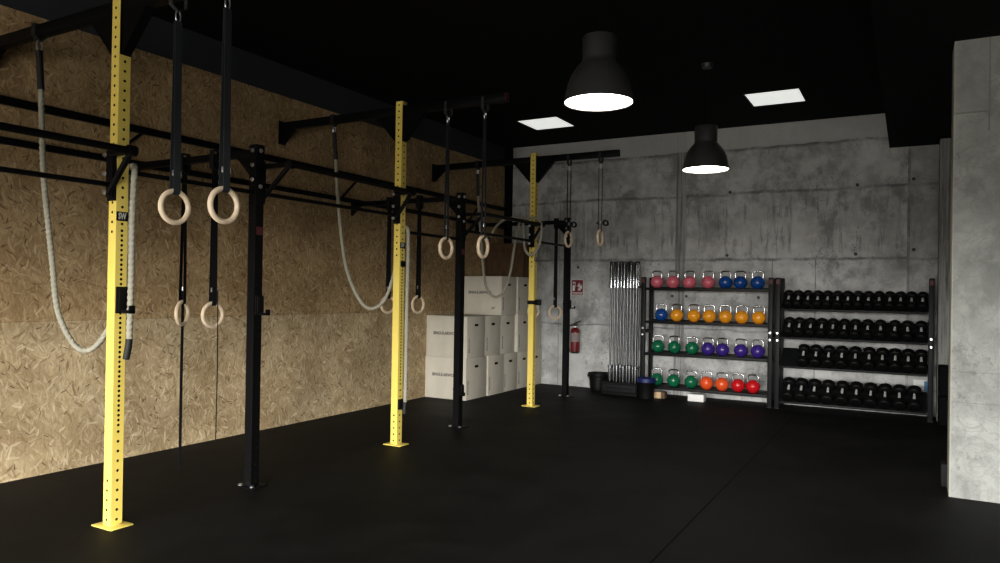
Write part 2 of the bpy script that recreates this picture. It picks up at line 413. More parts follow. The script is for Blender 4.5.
# ------------------------------------------------------------------ room
XW, YB, ZC, XR = -5.93, 10.735, 3.91, 5.0
struct(MB().b2(XW-.2, XR+.2, YR-.2, YB+.2, -.1, 0, M['floor']).build('floor'))
struct(MB().b2(XW-.2, XR+.2, YR-.2, YB+.2, ZC, ZC+.15, M['black_paint']).build('ceiling'))
struct(MB().b2(XW-.2, XW, YR-.2, YB+.2, 0, ZC, M['dark_band']).build('wall_left'))
struct(MB().b2(XW, XW+.012, YR, YB-.13, 0, 3.571, M['osb']).build('trim_1'))
struct(MB().b2(XW, XR+.2, YB, YB+.2, 0, ZC, M['conc']).build('wall_back'))
struct(MB().b2(XR, XR+.2, YR, YB, 0, ZC, M['white_wall']).build('wall_right'))
w = MB(); w.b2(XW, WIN[0], YR-.2, YR, 0, ZC, M['white_wall']); w.b2(WIN[1], XR, YR-.2, YR, 0, ZC, M['white_wall'])
w.b2(WIN[0], WIN[1], YR-.2, YR, WIN[3], ZC, M['white_wall']); struct(w.build('wall_front'))
wf = MB()
for i in range(6):
    xx = WIN[0]+(WIN[1]-WIN[0])*i/5; wf.b2(xx-.03, xx+.03, YR-.16, YR-.1, 0, WIN[3], M['alu'])
wf.b2(WIN[0], WIN[1], YR-.16, YR-.1, WIN[3]-.06, WIN[3], M['alu']); wf.b2(WIN[0], WIN[1], YR-.16, YR-.1, 0, .06, M['alu'])
struct(wf.build('window_1'))
struct(MB().b2(-14, 12, -16, YR-.2, -.12, -.02, M['outground']).build('ground_outside'))
# dropped black soffit on the right, pillar, back pilaster, black post in the corner
struct(MB().b2(-.25, XR, YR, YB, 3.45, ZC, M['black_paint']).build('trim_2'))
struct(MB().b2(.275, .95, 6.47, 6.78, 0, 3.45, M['pillar'], .006).build('wall_pillar'))
struct(MB().b2(.305, .95, 10.35, YB, 0, 3.45, M['boardmarked'], .006).build('wall_pilaster'))
struct(MB().b2(XW, XW+.10, YB-.13, YB, 0, ZC, M['black_paint'], .004).build('trim_3'))

# ------------------------------------------------------------------ rig
XP = -4.316; H = .04
YS = [2.785, 3.882, 5.659, 6.756, 8.533, 9.63]; YP0 = 1.008
rig = thing('training_rig', (XP, 2.785, 0), 'long black and yellow steel training rig bolted along the chipboard wall', 'gym rig')
def upright_mesh(hz, yellow):
    m = M['yellow'] if yellow else M['blk']; mb = MB(); bm = mb.bm; c = .004; w_ = H-c; r = .0095 if yellow else .009
    pit = .0605
    def zs(a, b, p):
        out = []; z = a
        while z < b: out.append(z); z += p
        return out
    if yellow:
        side = zs(.045, .60, pit)+zs(.63, 1.86, .0302)+[1.88]+zs(1.985, hz-.03, pit)
        front = zs(.045, .30, pit)+zs(1.83, hz-.03, pit)
    else:
        side = zs(.045, hz-.03, pit); front = zs(.045, .4, pit)+zs(1.83, hz-.03, pit)
    for k in range(4):
        rot = Matrix.Rotation(k*math.pi/2, 4, 'Z')
        P = lambda u, z, d=0: bm.verts.new(rot @ Vector((u, -H+d, z)))
        holes = front if k % 2 == 0 else side; z0 = 0; hh = .013
        fs = []; dk = []
        for zh in holes+[None]:
            z1 = hz if zh is None else zh-hh
            if z1 > z0+1e-5: fs.append(bm.faces.new((P(-w_, z0), P(w_, z0), P(w_, z1), P(-w_, z1))))
            if zh is None: break
            out = [(w_, 0), (w_, hh), (0, hh), (-w_, hh), (-w_, 0), (-w_, -hh), (0, -hh), (w_, -hh)]
            ov = [P(a, zh+b) for a, b in out]
            ang = [0, 45, 90, 135, 180, 225, 270, 315]
            iv = [P(r*math.cos(R(a)), zh+r*math.sin(R(a))) for a in ang]
            dv = [P(r*math.cos(R(a)), zh+r*math.sin(R(a)), .004) for a in ang]
            for i in range(8):
                j = (i+1) % 8
                fs.append(bm.faces.new((iv[i], ov[i], ov[j], iv[j]))); dk.append(bm.faces.new((dv[i], iv[i], iv[j], dv[j])))
            dk.append(bm.faces.new(dv)); z0 = zh+hh
        fs.append(bm.faces.new((P(w_, 0), P(w_+c, 0, c), P(w_+c, hz, c), P(w_, hz))))
        mb._fin(fs, m); mb._fin(dk, M['hole'])
    bmesh.ops.remove_doubles(bm, verts=bm.verts, dist=1e-5)
    mb.b2(-w_-.002, w_+.002, -w_-.002, w_+.002, hz-.004, hz+.004, M['yellow'] if yellow else M['blk'])
    return mb
ylw0 = upright_mesh(3.315, True).build('upright', rig, origin=(0, 0, 0)); blk0 = upright_mesh(2.571, False).build('upright', rig, origin=(0, 0, 0))
bolt_mesh = None
def bolt(parent, p, axis='y', r=.013, m=None):
    """hex bolt head with washer; p in world"""
    b = MB(); mm = m or M['zinc']; o = Vector(p); d = {'y': Vector((0, -1, 0)), 'x': Vector((1, 0, 0)), 'z': Vector((0, 0, 1))}[axis]
    b.sweep([o, o+d*.003], r*1.25, mm, 16); b.sweep([o+d*.003, o+d*.012], r, mm, 6, smooth=False)
    return b.build('bolt', parent)
uprights = []
for i, y in enumerate([YP0]+YS):
    yellow = i % 2 == 1
    src = ylw0 if yellow else blk0
    first = (i in (0, 1))
    u = src if first else src.copy()
    if not first: COL.objects.link(u)
    u.parent = rig; u.location = (0, y-2.785, 0); u['label'] = 'yellow perforated steel upright' if yellow else 'black steel upright'
    uprights.append(u)
    mm = M['yellow'] if yellow else M['blk']
    MB().b2(XP-.10, XP+.10, y-.075, y+.075, 0, .008, mm, .002).build('base_plate', u)
    if not yellow:
        for dx in (-.062, .062): bolt(u, (XP+dx, y-.05, .008), 'z', .014)
P0, Y1, B1, Y2, B2, Y3, B3 = uprights
# sticker plates
for u, y in ((Y1, YS[0]), (Y2, YS[2]), (Y3, YS[4])):
    st = MB().b2(XP+H, XP+H+.0015, y-.039, y+.039, 1.898, 1.956, M['blk']).build('logo_plate', u, label='black plate lettered SW')
    text_part('lettering', 'SW', .055, (XP+H+.0025, y-.001, 1.927), SIDE, M['lettering'], u, width=.052, bold=.0015)
for u, y in ((B1, YS[1]), (B2, YS[3])):
    MB().b2(XP+H, XP+H+.0015, y-.03, y+.03, 1.895, 1.955, M['redtag']).build('logo_plate', u, label='small red plate')
# top cross beams on the yellow uprights
ZB0, ZB1 = 3.192, 3.272
for u, y in ((Y1, YS[0]), (Y2, YS[2]), (Y3, YS[4])):
    MB().b2(XW+.012, XP-H-.001, y-.03, y+.03, ZB0, ZB1, M['blk'], .003).build('cross_beam', rig)
    b = MB().b2(XP+H+.001, -3.15, y-.03, y+.03, ZB0, ZB1, M['blk'], .003).build('cross_beam', rig)
    MB().b2(-3.15, -3.144, y-.031, y+.031, ZB0, ZB1, M['redtag'] if u is Y2 else M['blk'], .002).build('end_cap', b)
    for s in (-1, 1):
        x0 = XP+s*H
        g = MB().prism([(x0, y-.03, ZB0), (x0+s*.25, y-.03, ZB0), (x0+s*.02, y-.03, 2.94), (x0, y-.03, 2.94)], (0, .06, 0), M['blk'])
        g.b2(x0, x0+s*.008, y-.036, y+.036, 2.93, ZB1+.01, M['blk']); g = g.build('gusset', rig)
        bolt(g, (x0+s*.008, y, 2.955), 'x', .012)
    g = MB().prism([(XW+.012, y-.03, ZB0), (XW+.20, y-.03, ZB0), (XW+.04, y-.03, 3.05), (XW+.012, y-.03, 3.05)], (0, .06, 0), M['blk'])
    g.b2(XW+.0125, XW+.02, y-.05, y+.05, 3.04, ZB1+.02, M['blk']); g.build('wall_bracket', rig)
# rails on the wall
for z, t in ((2.862, .06), (2.562, .05)):
    MB().b2(XW+.0125, XW+.06, -.6, YB-.2, z-t/2, z+t/2, M['blk'], .003).build('wall_rail', rig)
# cross members from black uprights to the wall
for u, y in ((P0, YP0), (B1, YS[1]), (B2, YS[3]), (B3, YS[5])):
    c = MB().b2(XW+.06, XP-H-.001, y-.025, y+.025, 2.488, 2.542, M['blk'], .003).build('cross_member', rig)
    MB().prism([(XP-H, y-.02, 2.488), (XP-H-.17, y-.02, 2.488), (XP-H-.13, y-.02, 2.46), (XP-H, y-.02, 2.33)], (0, .04, 0), M['blk']).build('gusset', c)
    MB().prism([(XW+.06, y-.02, 2.488), (XW+.19, y-.02, 2.488), (XW+.06, y-.02, 2.38)], (0, .04, 0), M['blk']).build('gusset', c)
    MB().sweep([(XW+.04, y-.18, 2.57), (XW+.04, y+.15, 2.86)], .014, M['blk'], 8).build('brace', c)
    for z in (2.53, 2.42, 2.31): bolt(u, (XP-.0, y-H-.001, z), 'y')
    bolt(u, (XP+H, y, 2.53), 'x'); bolt(u, (XP+H, y, 2.26), 'x')
# triangular flying brackets with their pull-up bars
def bracket(u, y, face, xt, zt):
    yy = y+face*(H+.005); zb = zt-.27
    b = MB().b2(XP-H, XP+H-.002, yy-.005, yy+.005, zb-.02, zt+.035, M['blk'])
    ym = yy+face*.018
    b.box(((XP+xt)/2, ym, zt), (xt-XP+.02, .035, .035), M['blk'], .003)
    b.sweep([(XP-.01, ym, zb+.02), (xt, ym, zt)], .019, M['blk'], 8)
    b.cyl((xt, ym-.025, zt), (xt, ym+.025, zt), .033, M['blk'])
    b.b2(XP-H+.005, XP+H-.01, min(yy, ym), max(yy, ym), zb, zt+.015, M['blk'])
    o = b.build('bar_bracket', rig)
    if face < 0:
        for z in (zt-.01, zt-.125, zt-.24): bolt(o, (XP-.018, yy-.036, z), 'y', .012)
bracket(P0, YP0, 1, -4.10, 2.311); bracket(Y1, YS[0], -1, -4.10, 2.311)
bracket(B1, YS[1], 1, -4.03, 2.42); bracket(Y2, YS[2], -1, -4.13, 2.425)
bracket(B2, YS[3], 1, -4.06, 2.34); bracket(Y3, YS[4], -1, -4.16, 2.37)
def bar(p0, p1, r): MB().cyl(p0, p1, r, M['blk'], 16).build('pull_up_bar', rig)
bar((-4.10, YP0+.06, 2.311), (-4.10, YS[0]-.06, 2.311), .022)
bar((-4.03, YS[1]+.06, 2.42), (-4.13, YS[2]-.06, 2.425), .022)
bar((-4.06, YS[3]+.06, 2.34), (-4.16, YS[4]-.06, 2.37), .022)
yy = [YP0]+YS
for i, z in enumerate((2.12, 2.215, 2.215, 2.065, 2.165, 2.165)):
    bar((XP, yy[i]+H, z), (XP, yy[i+1]-H, z), .016)

# ------------------------------------------------------------------ J hooks on the uprights
def j_hook(y, z, label, big=1.0, arm=.12):
    o = thing('j_hook', (XP+H, y, z), label, 'rack hook', 'hooks on the rig uprights'); k = big; x0 = XP+H+.001
    MB().b2(x0, x0+.02*k, y-.036, y+.036, z, z+.165*k, M['blk'], .003).b2(x0+.02*k, x0+.032*k, y-.03, y+.03, z+.01, z+.155*k, M['rubber'], .003).build('back_plate', o)
    a = MB().b2(x0+.02*k, x0+arm*k, y-.02, y+.02, z, z+.022*k, M['blk'], .004)
    a.b2(x0+(arm-.015)*k, x0+arm*k, y-.02, y+.02, z, z+.05*k, M['blk'], .004); a.build('arm', o)
    MB().cyl((XP-H-.02, y, z+.09*k), (XP-H-.001, y, z+.09*k), .012, M['blk'], 12).build('pin', o)
j_hook(YS[0], 1.325, 'black J hook on the nearest yellow upright of the rig', 1.0)
j_hook(YS[1], 1.29, 'black J hook on the nearest black upright, right of the hanging rings', .9)
j_hook(YS[2], .345, 'small black J hook low on the middle yellow upright', .6, .07)
j_hook(YS[3], .345, 'black J hook low on the black upright before the white boxes', .75, .06)
j_hook(YS[5], 1.265, 'black J hook on the farthest black upright beside the fire sign', .75)
o = tag(MB().b2(XP+H+.001, XP+H+.02, YS[2]-.03, YS[2]+.03, 1.72, 1.775, M['blk'], .003).cyl((XP+H+.02, YS[2], 1.7475), (XP+H+.035, YS[2], 1.7475), .012, M['blk'], 12).build('locking_pin', origin=(XP+H, YS[2], 1.7475)),
    'small square black locking pin on the middle yellow upright', 'locking pin')
t = thing('strap_clamp', (XP, YS[4], 1.33), 'black strap clamp wrapped round the farthest yellow upright', 'strap')
q = MB()
for s in (-1, 1):
    q.b2(XP+s*(H+.001), XP+s*(H+.009), YS[4]-H-.009, YS[4]+H+.009, 1.335, 1.385, M['webbing_blk'], .002)
    q.b2(XP-H-.009, XP+H+.009, YS[4]+s*(H+.001), YS[4]+s*(H+.009), 1.335, 1.385, M['webbing_blk'], .002)
q.build('band', t)
MB().b2(XP+H+.009, XP+H+.085, YS[4]-.03, YS[4]+.03, 1.325, 1.40, M['rubber'], .012).build('buckle', t)
MB().cyl((XP+H+.05, YS[4], 1.325), (XP+H+.05, YS[4]-.01, 1.28), .016, M['zinc'], 10).build('spring_pin', t)

# ------------------------------------------------------------------ gymnastic rings
def carabiner(b, c, m, h=.07, w=.032, r=.0045, axis='y'):
    pts = []
    for k in range(20):
        a = 2*math.pi*k/20; px, pz = w/2*math.cos(a), h/2*math.sin(a)
        pts.append(Vector(c)+Vector((0, px, pz) if axis == 'y' else (px, 0, pz)))
    b.sweep(pts, r, m, 8, closed=True)
def ring_thing(x, y, ztop, zc, ang, label, group, R0=.092, r=.0155, width=.045, web='webbing', overbar=.05, buckle_z=None, tail=None, roll=False, yo=0, splay=.006, biner=True):
    """ang: turn of the ring plane about z; 0 = plane along y (normal x)"""
    o = thing('gymnastic_ring', (x, y+yo, zc-R0-r), label, 'gymnastic ring', group)
    Rm = Matrix.Rotation(R(ang), 4, 'Z'); c = Vector((x, y+yo, zc))
    pts = [c+Rm @ Vector((0, R0*math.cos(2*math.pi*k/48), R0*math.sin(2*math.pi*k/48))) for k in range(48)]
    MB().sweep(pts, r, M['ringwood'], 14, closed=True, ref=(1, 0, 0)).build('ring', o)
    wd = (Rm @ Vector((0, 1, 0))); nn = Rm @ Vector((1, 0, 0)); zt = zc+R0+r
    s = MB(); top = Vector((x, y+yo, ztop))
    # two plies running from the bar down round the ring
    up = []; n = 8
    for k in range(n+1):
        a = math.pi*(1-k/n); up.append(c+Vector((0, 0, R0))-nn*(r+.004)*math.cos(math.pi-a)*-1*1.0+Vector((0, 0, -(r+.004)*math.sin(a))))
    down = [top+nn*splay]+[c+Vector((0, 0, R0))+nn*(r+.004)]
    loop = [down[0], down[0]*.5+down[1]*.5]+[c+Vector((0, 0, R0))+nn*(r+.004)*math.cos(math.pi*k/n)-Vector((0, 0, (r+.004)*math.sin(math.pi*k/n))) for k in range(n+1)]+[(top-nn*splay+c+Vector((0, 0, R0))-nn*(r+.004))*.5, top-nn*splay]
    s.flat(loop, width, .003, M[web], wd)
    s.build('strap', o)
    # hanger at the top
    hb = MB()
    if biner:
        carabiner(hb, (x, y+yo, ztop+.03), M['zinc']); hb.build('carabiner', o)
        hb = MB(); e = overbar
        pts = [Vector((x, y-e, ztop+.06))]; 
        hb.flat([(x, y+.0, ztop+.055), (x, y-e, ztop+.085), (x, y-e, ztop+.19), (x, y, ztop+.20), (x, y+e, ztop+.19), (x, y+e, ztop+.085), (x, y, ztop+.055)], .03, .004, M[web], (1, 0, 0))
        hb.build('hanger_loop', o)
    else:
        hb.flat([(x, y-.036, ztop-.07), (x, y-.036, ztop+.03), (x, y-.03, ztop+.062), (x, y+.03, ztop+.062), (x, y+.036, ztop+.03), (x, y+.036, ztop-.07), (x, y, ztop-.10), (x, y-.036, ztop-.07)], .05, .006, M[web], (1, 0, 0))
        hb.build('hanger_loop', o)
    bz = buckle_z or zt+.09
    kb_ = MB(); kb_.box(c*0+Vector((x, y+yo, bz))+nn*.012, (.010, width+.014, .035), M['zinc'], .003, mat4=Rm)
    kb_.build('buckle', o)
    if tail:
        MB().flat([(x+tail[0], y+yo+tail[1], bz), (x+tail[0]*1.2, y+yo+tail[1], (bz+tail[2])/2), (x+tail[0]*1.1, y+yo+tail[1], tail[2])], tail[3], .003, M['webbing_blk'], (0, 1, 0)).build('strap_tail', o)
    if roll:
        rc = Vector((x+.075, y+yo, zt+.08)); pr = []
        for k in range(60):
            a = k*2*math.pi/20; rr = .022+.011*k/60*1.6; pr.append(rc+Vector((rr*math.cos(a), 0, rr*math.sin(a))))
        MB().flat(pr, .034, .004, M['webbing_blk'], (0, 1, 0)).build('strap_roll', o)
    return o
G1, G2 = 'wooden rings hung high from the top beams', 'wooden rings hung low from the wall cross members'
ring_thing(-3.776, YS[0], 3.06, 1.965, 0, 'nearer left wooden ring, large, hanging right of the nearest yellow upright', G1, tail=(-.012, .01, 2.16, .02))
ring_thing(-3.352, YS[0], 3.06, 1.956, 0, 'large wooden ring hanging just left of the nearest black upright', G1)
ring_thing(-3.773, YS[2], 3.06, 1.893, -4, 'high wooden ring just left of the second black upright', G1, width=.03)
ring_thing(-3.371, YS[2], 3.06, 1.898, 3, 'high wooden ring just right of the second black upright', G1, width=.03)
ring_thing(-3.815, YS[4], 3.06, 2.178, -3, 'high wooden ring by the farthest black upright, against concrete', G1, width=.024, splay=.025, roll=True)
ring_thing(-3.385, YS[4], 3.06, 2.186, 2, 'farthest right wooden ring, alone against the concrete wall', G1, width=.024, splay=.025, roll=True)
ring_thing(-5.145, YS[1], 2.51, 1.28, 25, 'low wooden ring seen edge on, behind and below the nearest high ring', G2, web='webbing_blk', biner=False, tail=(-.02, .02, .003, .026), yo=-.0)
ring_thing(-4.78, YS[1], 2.51, 1.276, 0, 'low wooden ring facing us, left of the nearest black upright', G2, web='webbing_blk', biner=False, tail=(.055, 0, .28, .008))
ring_thing(-5.302, YS[3], 2.51, 1.32, -20, 'low wooden ring half hidden behind the middle yellow upright', G2, web='webbing_blk', biner=False)
ring_thing(-4.873, YS[3], 2.51, 1.333, -8, 'low wooden ring between the middle yellow upright and the white boxes', G2, web='webbing_blk', biner=False)
ring_thing(-4.85, YS[5], 2.51, 1.21, -30, 'low wooden ring half hidden behind the farthest yellow upright', G2, web='webbing_blk', biner=False)
ring_thing(-4.497, YS[5], 2.51, 1.205, -42, 'low wooden ring just left of the farthest black upright', G2, web='webbing_blk', biner=False)

# ------------------------------------------------------------------ climbing ropes
def rope(y, top, pts, endp, label, r=.019):
    o = thing('climbing_rope', top, label, 'climbing rope', 'ropes hung from the top beams')
    MB().flat([(top[0], y, ZB0-.03), (top[0], y-.04, ZB0+.01), (top[0], y-.04, ZB1+.008), (top[0], y+.04, ZB1+.008), (top[0], y+.04, ZB0+.01), (top[0], y, ZB0-.03)], .045, .006, M['sleeve'], (1, 0, 0)).build('beam_strap', o)
    hb = MB(); carabiner(hb, (top[0], y, ZB0-.055), M['zinc'], .08, .035, .006); hb.build('shackle', o)
    p1 = Vector(pts[0]); MB().sweep([(top[0], y, ZB0-.09), p1+Vector((0, 0, .0))], .0225, M['sleeve'], 14).build('top_sleeve', o)
    MB().sweep(catmull(pts, .012), r, M['rope'], 24, lobes=3*1, twist=2*math.pi/.11).build('rope', o)
    e = [Vector(p) for p in endp]; MB().sweep(e, r*1.08, M['sleeve'], 14).build('end_whipping', o)
rope(YS[0], (-5.24, YS[0], 3.1), [(-5.208, 2.785, 2.83), (-5.19, 2.785, 2.6), (-5.15, 2.785, 2.208), (-5.036, 2.785, 1.661), (-4.955, 2.785, 1.32), (-4.88, 2.85, 1.10), (-4.79, 2.90, 1.06), (-4.67, 2.93, 1.16), (-4.58, 2.96, 1.36),
     (-4.50, 2.97, 1.75), (-4.44, 2.92, 2.12), (-4.34, 2.87, 2.23), (-4.235, 2.83, 2.245), (-4.185, 2.80, 2.17), (-4.175, 2.785, 1.9), (-4.175, 2.785, 1.5), (-4.183, 2.785, 1.17)],
     [(-4.183, 2.785, 1.17), (-4.19, 2.785, 1.12), (-4.211, 2.785, 1.045)], 'nearest thick pale climbing rope looped behind the nearest yellow upright')
rope(YS[2], (-5.175, YS[2], 3.1), [(-5.143, 5.659, 2.82), (-5.13, 5.659, 2.6), (-5.107, 5.659, 2.406), (-4.999, 5.659, 1.771), (-4.85, 5.68, 1.43), (-4.72, 5.72, 1.305), (-4.58, 5.76, 1.38), (-4.50, 5.80, 1.6), (-4.42, 5.82, 1.95),
     (-4.35, 5.78, 2.10), (-4.26, 5.70, 2.10), (-4.218, 5.67, 2.0), (-4.213, 5.66, 1.4), (-4.214, 5.66, .8), (-4.216, 5.66, .42)],
     [(-4.216, 5.66, .42), (-4.22, 5.66, .36), (-4.225, 5.66, .31)], 'grey climbing rope looped behind the middle yellow upright', .0185)
rope(YS[4], (-5.185, YS[4], 3.1), [(-5.176, 8.533, 2.80), (-5.15, 8.533, 2.5), (-5.119, 8.533, 2.265), (-5.06, 8.533, 1.72), (-5.0, 8.55, 1.50), (-4.89, 8.58, 1.42), (-4.77, 8.6, 1.52), (-4.70, 8.62, 1.75), (-4.64, 8.62, 2.12),
     (-4.57, 8.60, 2.40), (-4.44, 8.45, 2.44), (-4.37, 8.36, 2.25), (-4.33, 8.33, 2.05), (-4.24, 8.33, 1.97), (-4.15, 8.35, 2.08), (-4.12, 8.38, 2.3), (-4.19, 8.42, 2.44),
     (-4.35, 8.46, 2.46), (-4.62, 8.40, 2.46), (-4.76, 8.36, 2.38), (-4.87, 8.36, 2.22)],
     [(-4.87, 8.36, 2.22), (-4.89, 8.36, 2.19), (-4.92, 8.36, 2.14)], 'far climbing rope coiled over the bracket of the farthest yellow upright', .0185)

# ------------------------------------------------------------------ white plyo boxes
XBF = -5.24
def plyo(y0, y1, z0, dx, label, words=True, first=None):
    z1 = z0+.573; x0, x1 = XW+.0135, XBF+dx; y1 -= .006
    o = thing('plyometric_box', ((x0+x1)/2, (y0+y1)/2, z0), label, 'plyometric box', 'stacked white plyometric boxes')
    MB().b2(x0, x1, y0, y1, z0+.001, z1, M['box'], .004).build('body', o)
    ym = (y0+y1)/2
    # hand hole: flat slot plate with rounded ends, hole shade put into its colour
    h = MB(); pts = []
    for k in range(16):
        a = 2*math.pi*k/16; pts.append((x1+.0006, ym+(.034 if math.cos(a) > 0 else -.034)*1+.016*math.cos(a), z0+.45+.018*math.sin(a)))
    h.prism(pts, (.0012, 0, 0), M['hole']); h.build('hand_hole', o)
    text_part('lettering', 'SINGULAR WOD', .035, (x1+.0008, y0+.055, z0+.17), (R(90), R(-90), R(90)), M['print'], o, width=.19, bold=.001)
    if words:
        text_part('lettering', 'SINGULARWOD', .058, ((x0+x1)/2-.02, y0-.0006, z0+.33), FRONT, M['print'], o, width=.40, bold=.002)
        text_part('lettering', '24"', .05, (x1-.14, y0-.0006, z0+.10), FRONT, M['print'], o, bold=.001)
bot = [8.40, 8.972, 9.443, 9.887, 10.34, 10.73]
for i, (n, d) in enumerate((('nearest bottom', 0), ('second bottom', .012), ('third bottom', 0), ('fourth bottom', .0), ('farthest bottom', 0))):
    y0, y1 = bot[i], bot[i+1]
    if i == 0: y1 = 8.95
    plyo(y0, y1, 0, d, 'white wooden plyometric box, %s one of the stack by the chipboard wall' % n, i == 0)
mid = [8.415, 8.898, 9.348, 9.785, 10.24, 10.68]
for i, n in enumerate(('nearest', 'second', 'third', 'fourth', 'farthest')):
    plyo(mid[i], mid[i+1], .5735, .05 if i == 3 else 0, 'white wooden plyometric box, %s one of the middle layer' % n, i == 0)
plyo(9.30, 9.763, 1.147, 0.03, 'white wooden plyometric box, nearest one of the top layer, lettered front', True)
plyo(9.77, 10.265, 1.147, .05, 'white wooden plyometric box, farther one of the top layer', False)
o = thing('brown_crate', (-5.5, 10.2, 1.722), 'dark brown wooden crate standing on top of the white boxes in the corner', 'crate')
c = MB(); c.b2(-5.86, -5.20, 9.95, 10.25, 1.722, 2.25, M['darkbox'], .004); c.build('body', o)
c = MB()
for x in (-5.86, -5.20):
    c.b2(x-.012, x+.012, 9.935, 9.95, 1.73, 2.24, M['darkbox'], .002)
c.b2(-5.86, -5.20, 9.935, 9.949, 2.17, 2.24, M['darkbox'], .002); c.b2(-5.86, -5.20, 9.935, 9.949, 1.73, 1.79, M['darkbox'], .002); c.build('frame_batten', o)

# ------------------------------------------------------------------ fire extinguisher and its sign
ex = thing('fire_extinguisher', (-4.612, 10.64, .53), 'red fire extinguisher hanging low on the concrete wall', 'fire extinguisher')
c0 = (-4.612, 10.64, 0)
MB().lathe([(.0, .535), (.055, .535), (.072, .55), (.075, .57), (.075, .86), (.068, .905), (.045, .935), (.022, .945), (.022, .965)], c0, M['red'], 28, mats=[M['brass'], M['brass'], M['brass'], M['red'], M['red'], M['red'], M['red'], M['zinc']]).build('cylinder', ex)
lb = MB()
lb.lathe([(.0757, .72), (.0757, .86)], c0, M['printband'], 28); lb.build('label_band', ex, label='pale printed band')
v = MB(); v.cyl((-4.612, 10.64, .955), (-4.612, 10.64, 1.0), .022, M['brass'], 14); v.b2(-4.64, -4.585, 10.62, 10.66, .985, 1.01, M['brass'], .004); v.build('valve', ex)
MB().prism([(-4.66, 10.63, .985), (-4.60, 10.63, 1.005), (-4.52, 10.63, 1.045), (-4.525, 10.63, 1.058), (-4.60, 10.63, 1.03), (-4.66, 10.63, 1.0)], (0, .02, 0), M['brass']).build('lever', ex)
MB().sweep(catmull([(-4.64, 10.63, .985), (-4.70, 10.62, .965), (-4.712, 10.61, .88), (-4.705, 10.61, .72), (-4.70, 10.60, .62)], .02), .0095, M['rubber'], 10).sweep([(-4.70, 10.60, .64), (-4.698, 10.60, .56)], lambda t: .010+.008*t, M['rubber'], 12).build('hose', ex)
MB().cyl((-4.612, 10.66, .95), (-4.612, YB, .95), .01, M['zinc'], 10).build('wall_hook', ex)
sg = thing('fire_sign', (-4.62, YB-.012, 1.44), 'square red fire extinguisher sign on the concrete wall, lettered EXTINTOR', 'sign')
x0, x1, z0, z1 = -4.723, -4.52, 1.45, 1.705
MB().b2(x0, x1, YB-.012, YB-.008, z0, z1, M['white'], .001).b2(x0+.006, x1-.006, YB-.0135, YB-.0118, z0+.055, z1-.006, M['signred']).b2(x0+.006, x1-.006, YB-.0135, YB-.0118, z0+.006, z0+.047, M['signred']).b2(-4.64, -4.6, YB-.009, YB, z0+.08, z0+.12, M['white']).build('plate', sg)
yv = YB-.0150
p = MB(); p.b2(-4.704, -4.664, yv, yv+.001, 1.525, 1.615, M['white'], 0); p.b2(-4.695, -4.673, yv, yv+.001, 1.635, 1.652, M['white']); p.b2(-4.70, -4.655, yv, yv+.001, 1.655, 1.668, M['white'])
p.prism([(-4.664, yv, 1.66), (-4.650, yv, 1.64), (-4.650, yv, 1.58), (-4.656, yv, 1.58), (-4.658, yv, 1.635), (-4.666, yv, 1.65)], (0, .001, 0), M['white']); p.build('extinguisher_symbol', sg)
p = MB()
for k, (fx, fz) in enumerate(((-4.59, 1.53), (-4.565, 1.56), (-4.60, 1.59))):
    p.prism([(fx-.02, yv, fz), (fx+.02, yv, fz), (fx+.028, yv, fz+.03), (fx+.014, yv, fz+.075), (fx+.008, yv, fz+.035), (fx-.004, yv, fz+.06), (fx-.012, yv, fz+.025), (fx-.026, yv, fz+.03)], (0, .001, 0), M['white'])
p.build('flame_symbol', sg)
text_part('lettering', 'EXTINTOR', .035, ((x0+x1)/2, YB-.0142, z0+.026), FRONT, M['white'], sg, width=.165, bold=.001)

# ------------------------------------------------------------------ barbells upright in their holder
hx0, hx1, hy0, hy1, hz = -3.98, -3.425, 10.17, 10.40, .19
hd = thing('barbell_holder', (-3.69, 10.28, 0), 'black barbell holder block on the floor full of upright bars', 'barbell holder')
b = MB().b2(hx0, hx1, hy0, hy1, 0, .03, M['holder'], .004)
b.b2(hx0, hx1, hy0, hy0+.012, .03, hz-.0, M['holder'], .004).b2(hx0, hx1, hy1-.012, hy1, .03, hz, M['holder'], .004)
b.b2(hx0, hx0+.012, hy0, hy1, .03, hz, M['holder'], .004).b2(hx1-.012, hx1, hy0, hy1, .03, hz, M['holder'], .004)
b.b2(hx0+.03, hx1-.03, hy0-.006, hy0, .055, .15, M['darkgrey'], .003)
b.build('body', hd)
text_part('lettering', 'SINGULAR WOD', .06, (-3.69, hy0-.007, .10), FRONT, M['blk'], hd, width=.42, bold=.002)
def barbell(x, y, label, dz=0):
    o = thing('barbell', (x, y, .031), label, 'barbell', 'barbells standing in the holder')
    z = .031+dz
    MB().lathe([(0, 0), (.024, 0), (.025, .004), (.025, .365), (0, .365)], (x, y, z), M['steel'], 18).build('sleeve', o)
    MB().lathe([(.013, .365), (.036, .365), (.036, .395), (.0145, .397)], (x, y, z), M['steel'], 18).build('collar', o)
    MB().lathe([(.0142, .395), (.0142, 1.545)], (x, y, z), M['shaft'], 14).build('shaft', o)
    MB().lathe([(.0145, 1.545), (.036, 1.547), (.036, 1.577), (.013, 1.577)], (x, y, z), M['steel'], 18).build('collar', o)
    MB().lathe([(.0, 1.575), (.025, 1.575), (.025, 1.93), (.022, 1.938), (0, 1.938)], (x, y, z), M['steel'], 18).build('sleeve', o)
ords = ['leftmost', 'second', 'third', 'fourth', 'fifth', 'sixth', 'seventh', 'eighth', 'ninth', 'tenth', 'eleventh', 'twelfth', 'thirteenth', 'last']
k = 0
